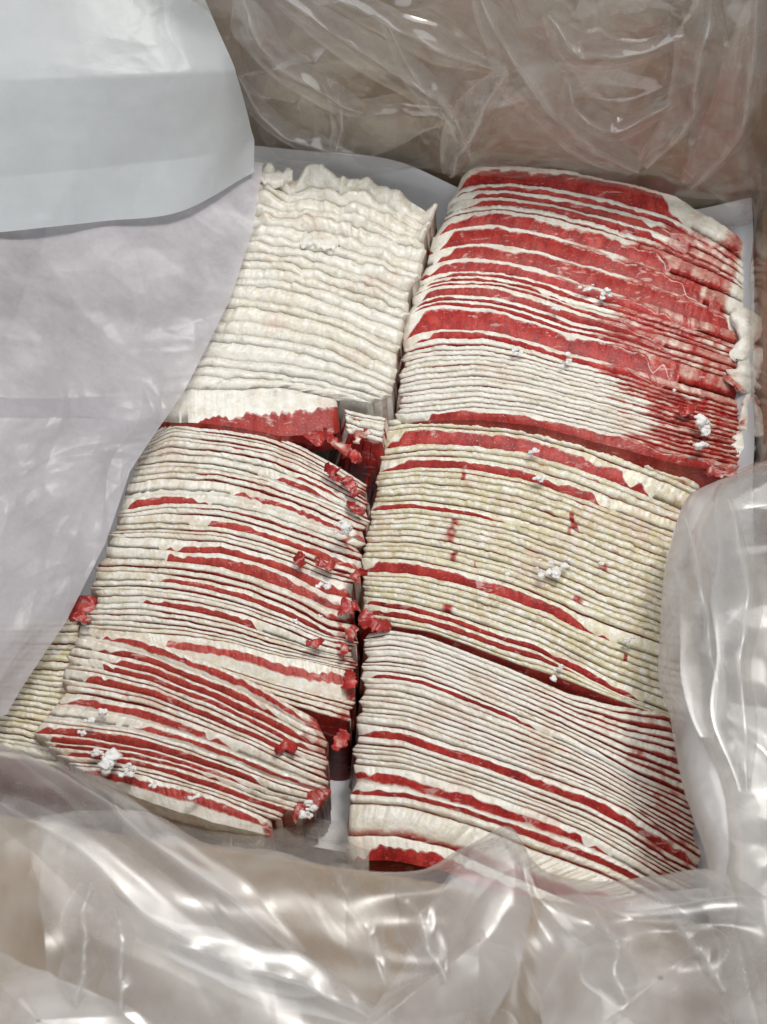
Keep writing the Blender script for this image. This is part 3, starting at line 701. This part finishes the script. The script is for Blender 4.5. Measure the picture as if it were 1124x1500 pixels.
crumbs = [
    (1028, 618, .112, .0050, 6, 'chunky white crumb on the red right end of upper right stack'),
    (805, 838, .105, .0026, 16, 'wide scatter of white crumbs in the middle right stack centre'),
    (510, 774, .108, .0030, 9, 'white frost clump at the right end of middle left stack'),
    (157, 1115, .109, .0050, 4, 'big greyish white crumb on the lower left stack'),
    (125, 1056, .109, .0026, 3, 'pale crumb on the left end of lower left stack'),
    (122, 1073, .109, .0018, 4, 'small crumb cluster just under the pale left crumb'),
    (184, 1128, .109, .0018, 6, 'tiny crumb scatter right of the big greyish crumb'),
    (226, 1152, .109, .0015, 2, 'tiny crumb on the front slice of lower left stack, left'),
    (285, 1168, .109, .0016, 3, 'tiny crumb on the front slice of lower left stack, right'),
    (451, 1186, .104, .0024, 4, 'white crumb pair by the lower left stack corner'),
    (455, 1195, .103, .0020, 2, 'lower white crumb by the lower left stack corner'),
    (862, 424, .110, .0020, 6, 'small crumbs on the red centre of upper right stack'),
    (885, 430, .110, .0020, 5, 'small crumbs just right of the upper right centre crumbs'),
    (755, 512, .110, .0020, 4, 'small crumbs on the left half of upper right stack'),
    (815, 452, .110, .0018, 5, 'fine crumbs below the upper right centre crumbs'),
    (835, 528, .110, .0020, 5, 'fine crumbs on the pale patch of upper right stack'),
    (988, 572, .110, .0018, 1, 'single crumb above the chunky right crumb'),
    (783, 660, .106, .0020, 4, 'crumbs on the broad red band of middle right stack'),
    (793, 704, .105, .0018, 5, 'crumbs just below the broad band of middle right stack'),
    (813, 981, .104, .0024, 4, 'crumb at the seam of middle and lower right stacks'),
    (918, 937, .104, .0022, 3, 'crumb on the right part of middle right stack'),
    (435, 913, .106, .0016, 4, 'fine crumbs on the front right of middle left stack'),
    (470, 903, .106, .0014, 3, 'fine crumbs near the right end of middle left stack'),
    (478, 858, .107, .0018, 6, 'crumbs over the red tangle of middle left stack'),
]
for k, (x, y, z, sz, n, lab) in enumerate(crumbs):
    crumb(x, y, z, sz, n, lab, 50 + k * 13, spread=2.6 if n > 12 else 1.5, stretch=1.8 if n > 12 else 1.0)

# ------------------------------------------------------------------ paper and bag film
def cr_interp(C, nr, nc, sharp=False):
    """Catmull-Rom resampling of a control grid C[r][c][3]"""
    C = np.array(C, float)
    def along(A, n):
        m = len(A); u = np.linspace(0, m - 1, n); k = np.clip(u.astype(int), 0, m - 2); t = (u - k)[:, None, None]
        E = np.concatenate([[2 * A[0] - A[1]], A, [2 * A[-1] - A[-2]]])
        a, b, c, d = E[k], E[k + 1], E[k + 2], E[k + 3]
        return 0.5 * (2 * b + (c - a) * t + (2 * a - 5 * b + 4 * c - d) * t ** 2 + (3 * b - a - 3 * c + d) * t ** 3)
    if sharp:                                    # straight panels between crisp fold lines
        m = len(C); u = np.linspace(0, m - 1, nr); k = np.clip(u.astype(int), 0, m - 2); t = (u - k)[:, None, None]
        A = C[k] * (1 - t) + C[k + 1] * t
    else: A = along(C, nr)
    if sharp == 2:
        m = A.shape[1]; u = np.linspace(0, m - 1, nc); k = np.clip(u.astype(int), 0, m - 2); t = (u - k)[None, :, None]
        return A[:, k] * (1 - t) + A[:, k + 1] * t
    return np.transpose(along(np.transpose(A, (1, 0, 2)), nc), (1, 0, 2))
def facet(x, y, seed):
    """piecewise-flat noise: random heights on a triangle lattice, joined by flat facets with sharp creases"""
    sk = (x + y) * 0.36602540378; i0 = np.floor(x + sk); j0 = np.floor(y + sk)
    fx = x + sk - i0; fy = y + sk - j0; up = fx > fy
    a = _hash(i0, j0, seed); c = _hash(i0 + 1, j0 + 1, seed); b = np.where(up, _hash(i0 + 1, j0, seed), _hash(i0, j0 + 1, seed))
    hi = np.maximum(fx, fy); lo = np.minimum(fx, fy)
    return a * (1 - hi) + b * (hi - lo) + c * lo
def crumple(X, Y, n, size, amp, seed):
    """crumpled sheet: octaves of faceted folds, each stretched and turned its own way; X, Y in metres"""
    r = np.random.default_rng(seed); H = np.zeros_like(X)
    wx = 0.35 * size * noise(X / size, Y / size, seed + 1); wy = 0.35 * size * noise(X / size + 7, Y / size, seed + 2)
    for k, (sc, am) in enumerate(((1.6, 1.0), (0.85, 0.55), (0.45, 0.26), (0.22, 0.10))):
        th = r.uniform(0, math.pi); st = r.uniform(1.3, 2.6)
        u = ((X + wx) * math.cos(th) + (Y + wy) * math.sin(th)) / (size * sc); v = (-(X + wx) * math.sin(th) + (Y + wy) * math.cos(th)) / (size * sc * st)
        m = 0.55 + 0.45 * noise(X / size * 0.6 + k * 5, Y / size * 0.6, seed + 3 + k)
        H += am * facet(u, v, seed + 11 * k) * m
    return amp * H
def surface(name, C, nr, nc, mat, amp, nfold, size, seed, parent=None, fine=0.0, sharp=False, haze=None):
    S = cr_interp(C, nr, nc, sharp)
    du = np.gradient(S, axis=1); dv = np.gradient(S, axis=0)
    N = np.cross(du, dv); N /= np.linalg.norm(N, axis=2)[..., None] + 1e-12
    U = np.cumsum(np.linalg.norm(du, axis=2), axis=1); Vv = np.cumsum(np.linalg.norm(dv, axis=2), axis=0)
    H = crumple(U, Vv, nfold, size, amp, seed)
    if fine: H = H + crumple(U, Vv, nfold, size * 0.38, fine, seed + 5) * (0.5 + 0.5 * noise(U / 0.05, Vv / 0.05, seed + 6))
    S = S + N * H[..., None]
    hz = haze_attr(S, mat, haze)
    o = mesh_obj(name, S.reshape(-1, 3), grid_faces(nr, nc), mat, attrs=None if hz is None else {'haze': hz})
    if parent is not None: adopt(o, parent)
    return o
def row(pts): return [at(x, y, z) for (x, y, z) in pts]

# white liner paper under the meat, turned up at the back and the right
liner = []
for yy in np.linspace(yf + 0.030, yb - 0.016, 9):
    r_ = []
    for xx in np.linspace(xl + 0.02, xr - 0.006, 9):
        edge = max(0, (xx - (xr - 0.025)) / 0.02); be = max(0, (yy - (yb - 0.045)) / 0.03)
        r_.append(box_pt(xx, yy, 0.045 + 0.058 * min(1, max(edge, be * (0.95 if xx < xr - 0.2 else 0.5)))))
    liner.append(r_)
tag(surface('liner_paper', liner, 90, 90, PAPER_LINER, 0.006, 30, 0.05, 5), 'white liner paper under the meat, showing between the stacks', 'paper')

# waxed sheet over the left stacks
low = [
    row([(-120, 240, .165), (60, 250, .148), (230, 235, .132), (330, 235, .122), (385, 240, .116)]),
    row([(-120, 360, .172), (60, 360, .150), (220, 340, .131), (310, 330, .122), (372, 330, .115)]),
    row([(-120, 470, .176), (60, 470, .150), (190, 450, .130), (280, 445, .121), (337, 440, .115)]),
    row([(-120, 575, .180), (20, 583, .153), (130, 582, .135), (220, 575, .122), (272, 570, .115)]),
    row([(-120, 600, .172), (20, 612, .146), (120, 612, .130), (195, 620, .120), (236, 622, .113)]),
    row([(-120, 720, .165), (10, 710, .142), (90, 705, .128), (150, 695, .118), (192, 690, .112)]),
    row([(-120, 820, .155), (-20, 815, .138), (50, 810, .124), (110, 800, .116), (156, 795, .110)]),
    row([(-120, 940, .145), (-40, 930, .130), (20, 925, .119), (60, 920, .112), (95, 915, .107)]),
    row([(-120, 1080, .13), (-60, 1070, .118), (-30, 1060, .108), (-10, 1052, .103), (8, 1046, .100)]),
]
tag(surface('waxed_paper', low, 360, 260, PAPER_LOW, 0.0120, 110, 0.065, 21, sharp=True, fine=0.0055), 'translucent waxed paper lying over the left stacks', 'paper')
# folded white sheet on top of it
top = [
    row([(-140, -220, .268), (40, -220, .262), (150, -220, .256), (200, -220, .252), (240, -220, .246)]),
    row([(-140, -20, .244), (40, -20, .238), (170, -20, .232), (232, -20, .228), (291, -20, .220)]),
    row([(-140, 120, .220), (40, 118, .212), (190, 112, .204), (270, 108, .198), (342, 103, .186)]),
    row([(-140, 270, .192), (20, 258, .178), (170, 243, .164), (310, 226, .151), (374, 205, .138)]),
    row([(-140, 352, .176), (10, 339, .161), (150, 324, .145), (268, 309, .134), (374, 252, .125)]),
]
tag(surface('folded_paper', top, 240, 200, PAPER_TOP, 0.0042, 26, 0.07, 36, sharp=True, fine=0.0020), 'bluish white paper sheet folded down in the upper left corner', 'paper')

bag = tag(empty('plastic_bag', box_pt((xl + xr) / 2, yb - 0.01, 0.1)), 'clear crumpled plastic bag lining the box around the meat', 'plastic bag')
def wall_row(pts): return [on_plane(x, y, box_pt(0, yb - o, 0), EY) for (x, y, o) in pts]
# back film against the cardboard
backs = []
for py in (-220, -90, 0, 70, 140, 200, 250, 310):
    backs.append(wall_row([(px, py + (px - 700) * 0.10, 0.024 + 0.008 * noise(px * 0.011, py * 0.013, 77)) for px in (200, 300, 400, 500, 600, 700, 800, 900, 1000, 1100, 1200)]))
surface('film_sheet', backs, 300, 460, FILM, 0.024, 70, 0.06, 61, bag, haze=0.07)
surface('film_sheet', [[p - EY * 0.006 for p in r_] for r_ in backs[:-1]], 260, 400, FILM, 0.022, 60, 0.09, 66, bag, haze=0.06)
def lobe(name, outline, center, mat, inflate, seed, plane_off=None, zc=None, rings=46, m=220, amp=0.006, nf=40, size=0.05, layers=(1,), haze=None):
    """a folded-over pocket of film: two skins that meet along a rounded rim"""
    o = np.array(outline, float)
    pp = np.concatenate([o, o[:1]]); d = np.r_[0, np.cumsum(np.linalg.norm(np.diff(pp[:, :2], axis=0), axis=1))]; u = np.linspace(0, d[-1], m, endpoint=False)
    q = np.stack([np.interp(u, d, pp[:, k]) for k in range(o.shape[1])], 1)
    for _ in range(2): q = 0.25 * np.roll(q, 1, 0) + 0.5 * q + 0.25 * np.roll(q, -1, 0)
    q[:, :2] += 2.2 * np.stack([noise(u * 0.05, 0, seed), noise(u * 0.05, 9, seed)], 1)
    c = np.array(center, float)
    r = np.linspace(0.02, 1, rings); R = r[:, None, None]
    XY = c[None, None, :2] * (1 - R) + q[None, :, :2] * R
    if plane_off is not None:
        S = on_plane(XY[..., 0], XY[..., 1], box_pt(0, yb - plane_off, 0), EY); N = -EY
    else:
        Z = c[2] * (1 - R[..., 0]) + q[None, :, 2] * R[..., 0]
        S = at(XY[..., 0], XY[..., 1], Z); N = -FWD
    nx = EX if plane_off is not None else RGT; ny = EZ if plane_off is not None else UPV
    X, Y = S @ nx, S @ ny
    obs = []
    VV = []; FF = []; HH = []; off = 0
    for k, sg in enumerate(layers):
        prof = np.sqrt(np.clip(1 - r ** 3, 0, 1))[:, None]
        H = sg * inflate * prof + crumple(X, Y, nf, size, amp, seed + k * 50) * np.clip(prof * 1.6, 0, 1) 
        W = S + N * H[..., None]
        W = np.concatenate([W, W[:, :1]], 1)
        VV.append(W.reshape(-1, 3)); HH.append((haze_attr(W, mat, haze, 0.0) * (1 + 0 * r)[:, None]).ravel()); FF.append(grid_faces(rings, m + 1, off)); off += rings * (m + 1)
    ob = mesh_obj(name, np.concatenate(VV), np.concatenate(FF), mat, attrs={'haze': np.concatenate(HH)})
    adopt(ob, bag); return ob
lobe('film_fold', [(700, -40), (735, 60), (790, 140), (850, 205), (935, 246), (985, 205), (1008, 160), (1030, 60), (1042, -40)], (880, 70), FILM, 0.010, 3, 0.026, haze=0.13)
lobe('film_fold', [(420, -40), (480, 40), (562, 98), (640, 142), (664, 172), (700, 150), (735, 100), (715, 20), (700, -40)], (610, 50), FILM, 0.008, 13, 0.024, haze=0.12)
lobe('film_fold', [(740, 105), (680, 200), (655, 245), (760, 240), (860, 245), (905, 235), (800, 150)], (770, 215), FILM, 0.006, 23, 0.022, haze=0.09)
lobe('film_fold', [(335, -40), (360, 110), (385, 205), (420, 235), (480, 235), (500, 165), (560, 150), (470, 60), (400, -40)], (420, 120), FILM, 0.008, 33, 0.024, haze=0.05)
lobe('film_fold', [(1046, -40), (1012, 170), (1000, 250), (1060, 295), (1180, 310), (1190, -40)], (1090, 150), FILM, 0.010, 43, 0.026, haze=0.12)
lobe('film_fold', [(505, 165), (520, 240), (600, 245), (665, 240), (690, 190), (650, 160), (590, 150)], (590, 215), FILM, 0.006, 53, 0.020, haze=0.07)
lobe('film_fold', [(560, -40), (600, 20), (680, 70), (745, 108), (790, 70), (780, -40)], (680, 10), FILM, 0.006, 63, 0.030, haze=0.10)
lobe('film_fold', [(735, -40), (760, 40), (850, 78), (960, 72), (1010, 20), (1020, -40)], (880, 10), FILM, 0.008, 73, 0.036, haze=0.11)
lobe('film_fold', [(355, -40), (375, 40), (430, 95), (520, 110), (575, 105), (500, 40), (430, -40)], (430, 30), FILM, 0.006, 83, 0.030, haze=0.07)
# right side film, hanging inside the right wall
rs = []
for k, zz in enumerate((0.24, 0.20, 0.16, 0.12, 0.09)):
    rs.append([box_pt(xr - 0.004 - 0.006 * (k == 3) + 0.004 * noise(j * 0.8, k, 5), yb - 0.01 - j * 0.045, zz) for j in range(9)])
surface('film_sheet', rs, 90, 160, FILM, 0.006, 40, 0.05, 71, bag)
# the pocket of film bulging over the front right
po = [(1150, 676, .172), (1095, 690, .158), (1048, 704, .150), (1004, 722, .146), (980, 768, .146), (969, 850, .148), (972, 960, .151), (985, 1060, .155), (1007, 1160, .160), (1026, 1250, .166), (1022, 1330, .170), (1040, 1420, .176), (1060, 1560, .18)]
pk = []
for k, (x, y, z) in enumerate(po):
    sy = -14 if k < 2 else 0
    pk.append([at(x + 70, y + 26, z - .030), at(x + 22, y + 10, z - .016), at(x + 3, y + 2, z - .005), at(x, y, z), at(x + 16, y + 4, z + .010), at(x + 48, y + 14, z + .017), at(x + 95, y + 20, z + .021), at(x + 160, y + 20, z + .024), at(x + 260, y + 20, z + .024)])
surface('film_pocket', pk, 320, 200, FILM_THICK, 0.009, 40, 0.06, 81, bag, haze=0.44)
surface('film_pocket', [[p + np.array([0.012, 0.0, 0.012]) for p in r_[3:]] for r_ in pk[1:]], 300, 140, FILM, 0.008, 40, 0.06, 86, bag, haze=0.18)
# front film over the front wall and flap
crest = [(60, 1210), (200, 1200), (300, 1238), (420, 1248), (500, 1264), (620, 1270), (690, 1238), (745, 1218), (785, 1272), (860, 1302), (960, 1312), (1040, 1300), (1170, 1285)]
fr = [[at(x, y + 8, .130) for (x, y) in crest], [at(x, y - 6, .174) for (x, y) in crest],
      [at(x + 4, y + 30, .188) for (x, y) in crest], [at(x + 6, 1345 + (y - 1260) * .4, .190 + .006 * noise(x * .02, 1, 4)) for (x, y) in crest],
      [at(x + 6, 1425 + (y - 1260) * .2, .188 + .010 * noise(x * .02, 2, 4)) for (x, y) in crest], [at(x, 1560, .165) for (x, y) in crest], [at(x, 1700, .14) for (x, y) in crest]]
surface('film_sheet', fr, 260, 420, FILM_FRONT, 0.011, 40, 0.06, 101, bag, haze=0.23)
lc = [(-90, 1030), (0, 1068), (70, 1100), (190, 1182), (300, 1268), (400, 1350), (480, 1410), (600, 1490), (700, 1600)]
fl_ = [[at(x + 16, y + 10, .150) for (x, y) in lc], [at(x, y, .178) for (x, y) in lc], [at(x - 30, y + 45, .196) for (x, y) in lc],
       [at(x - 90, y + 140, .200) for (x, y) in lc], [at(x - 160, y + 260, .190) for (x, y) in lc], [at(x - 260, y + 420, .175) for (x, y) in lc], [at(x - 400, y + 600, .16) for (x, y) in lc]]
surface('film_sheet', fl_, 260, 380, FILM_FRONT, 0.016, 34, 0.09, 111, bag, haze=0.24)
lobe('film_fold', [(740, 1224, .172), (690, 1250, .170), (640, 1300, .172), (600, 1400, .18), (520, 1520, .19), (700, 1540, .19), (770, 1400, .185), (785, 1290, .175)], (700, 1370, .192), FILM_THICK, 0.008, 121, amp=.008)
lobe('film_fold', [(800, 1310, .17), (780, 1400, .18), (800, 1540, .19), (1180, 1560, .19), (1180, 1330, .18), (1030, 1300, .17), (900, 1312, .17)], (960, 1420, .196), FILM_THICK, 0.010, 131, amp=.010)
lobe('film_fold', [(-40, 1380, .205), (60, 1420, .205), (200, 1480, .205), (300, 1560, .20), (-60, 1600, .20)], (60, 1490, .212), FILM_THICK, 0.008, 141, amp=.008)
# crumpled clear film down between the meat and the front wall
inn = [[at(x, 1175 + (x - 200) * .14, .070) for x in range(180, 560, 40)], [at(x, 1200 + (x - 200) * .14, .085) for x in range(180, 560, 40)],
       [at(x, 1235 + (x - 200) * .14, .100) for x in range(180, 560, 40)], [at(x, 1280 + (x - 200) * .1, .115) for x in range(180, 560, 40)]]
surface('film_sheet', inn, 120, 160, FILM, 0.008, 40, 0.035, 151, bag, haze=0.2)

# long pleats: the film gathered into proud, tapering folds
def pleat(P, width, height, normal, seed, haze=0.26, mat=None, n=90):
    P = np.array(P, float); m = len(P); u = np.linspace(0, m - 1, n)
    C = cr_interp(P[:, None, :].repeat(2, 1), n, 2)[:, 0]
    T = np.gradient(C, axis=0); T /= np.linalg.norm(T, axis=1)[:, None]
    side = np.cross(T, normal); side /= np.linalg.norm(side, axis=1)[:, None]
    c = np.linspace(-1, 1, 25); tp = np.sin(np.pi * np.linspace(0.04, 0.96, n)) ** 0.55
    tp = tp * (1 + 0.30 * noise(np.linspace(0, 5, n), 1, seed))
    prof = np.where(c < -0.25, ((c + 1) / 0.75) ** 0.8, ((1 - c) / 1.25) ** 1.8)
    wob = 0.25 * noise(np.linspace(0, 4, n)[:, None], c[None] * 0.5 + 3, seed + 1)
    S = C[:, None] + side[:, None] * ((c[None] + wob) * tp[:, None] * width / 2)[..., None] + normal * (prof[None] * tp[:, None] * height * (1 + 0.3 * facet(np.linspace(0, 9, n)[:, None] + 0 * c, c[None] * 1.5 + 0 * u[:, None], seed + 2)))[..., None]
    hz = haze * (0.45 + 0.75 * np.exp(-((c[None] + 0.25) / 0.16) ** 2) + 0.3 * noise(np.linspace(0, 12, n)[:, None], c[None] * 2, seed + 3))
    o = mesh_obj('film_fold', S.reshape(-1, 3), grid_faces(n, len(c)), mat or FILM, attrs={'haze': np.clip(hz, 0.03, 0.7)})
    return adopt(o, bag)
NB = -EY
for k, (pts, w, h) in enumerate([
    ([(350, -10), (375, 45), (415, 90), (480, 140), (530, 165)], .030, .010),
    ([(400, -20), (470, 35), (562, 95), (640, 140), (668, 172)], .034, .012),
    ([(470, -20), (560, 30), (660, 78), (742, 104)], .026, .010),
    ([(703, -10), (740, 65), (795, 145), (855, 205), (935, 246)], .036, .014),
    ([(745, 98), (705, 155), (675, 205), (657, 256)], .022, .009),
    ([(1034, -10), (1024, 80), (1006, 160), (945, 240)], .028, .012),
    ([(560, 20), (610, 110), (655, 150), (690, 235)], .022, .008),
    ([(350, 110), (390, 170), (440, 205), (520, 225)], .026, .009),
    ([(800, 20), (850, 70), (930, 78), (1005, 50)], .026, .010),
    ([(1110, -10), (1085, 110), (1060, 200), (1010, 270)], .030, .011),
    ([(480, 110), (500, 160), (490, 220)], .018, .007),
    ([(830, 110), (850, 160), (905, 190), (985, 150)], .018, .007)]):
    base = [on_plane(np.array(float(x)), np.array(float(y)), box_pt(0, yb - 0.040, 0), EY) for x, y in pts]
    pleat(base, w, h, NB, 1200 + 9 * k, haze=0.30)
NF = -FWD
for k, (pts, w, h) in enumerate([
    ([(20, 1092, .185), (110, 1150, .192), (220, 1240, .197), (330, 1330, .198), (440, 1405, .195)], .026, .006),
    ([(0, 1180, .204), (110, 1255, .206), (220, 1340, .206), (330, 1400, .204), (470, 1440, .200)], .030, .008),
    ([(130, 1290, .210), (118, 1370, .212), (112, 1470, .212)], .016, .006),
    ([(165, 1330, .210), (172, 1400, .212), (176, 1480, .212)], .014, .005),
    ([(250, 1380, .208), (340, 1410, .208), (450, 1440, .206), (540, 1490, .204)], .022, .007),
    ([(480, 1270, .172), (500, 1310, .184), (530, 1370, .192), (560, 1440, .195)], .020, .007),
    ([(560, 1300, .178), (600, 1340, .188), (650, 1440, .196)], .018, .006),
    ([(860, 1320, .182), (880, 1380, .194), (910, 1470, .202)], .022, .008),
    ([(960, 1310, .182), (1000, 1370, .192), (1060, 1450, .200)], .022, .008),
    ([(1000, 760, .158), (1020, 860, .170), (1024, 960, .176), (1040, 1080, .180)], .020, .007),
    ([(1060, 730, .172), (1080, 860, .185), (1078, 1000, .190), (1092, 1160, .192)], .022, .008)]):
    pleat([at(x, y, z) for x, y, z in pts], w, h, NF, 1400 + 9 * k, haze=0.26, mat=FILM_FRONT)
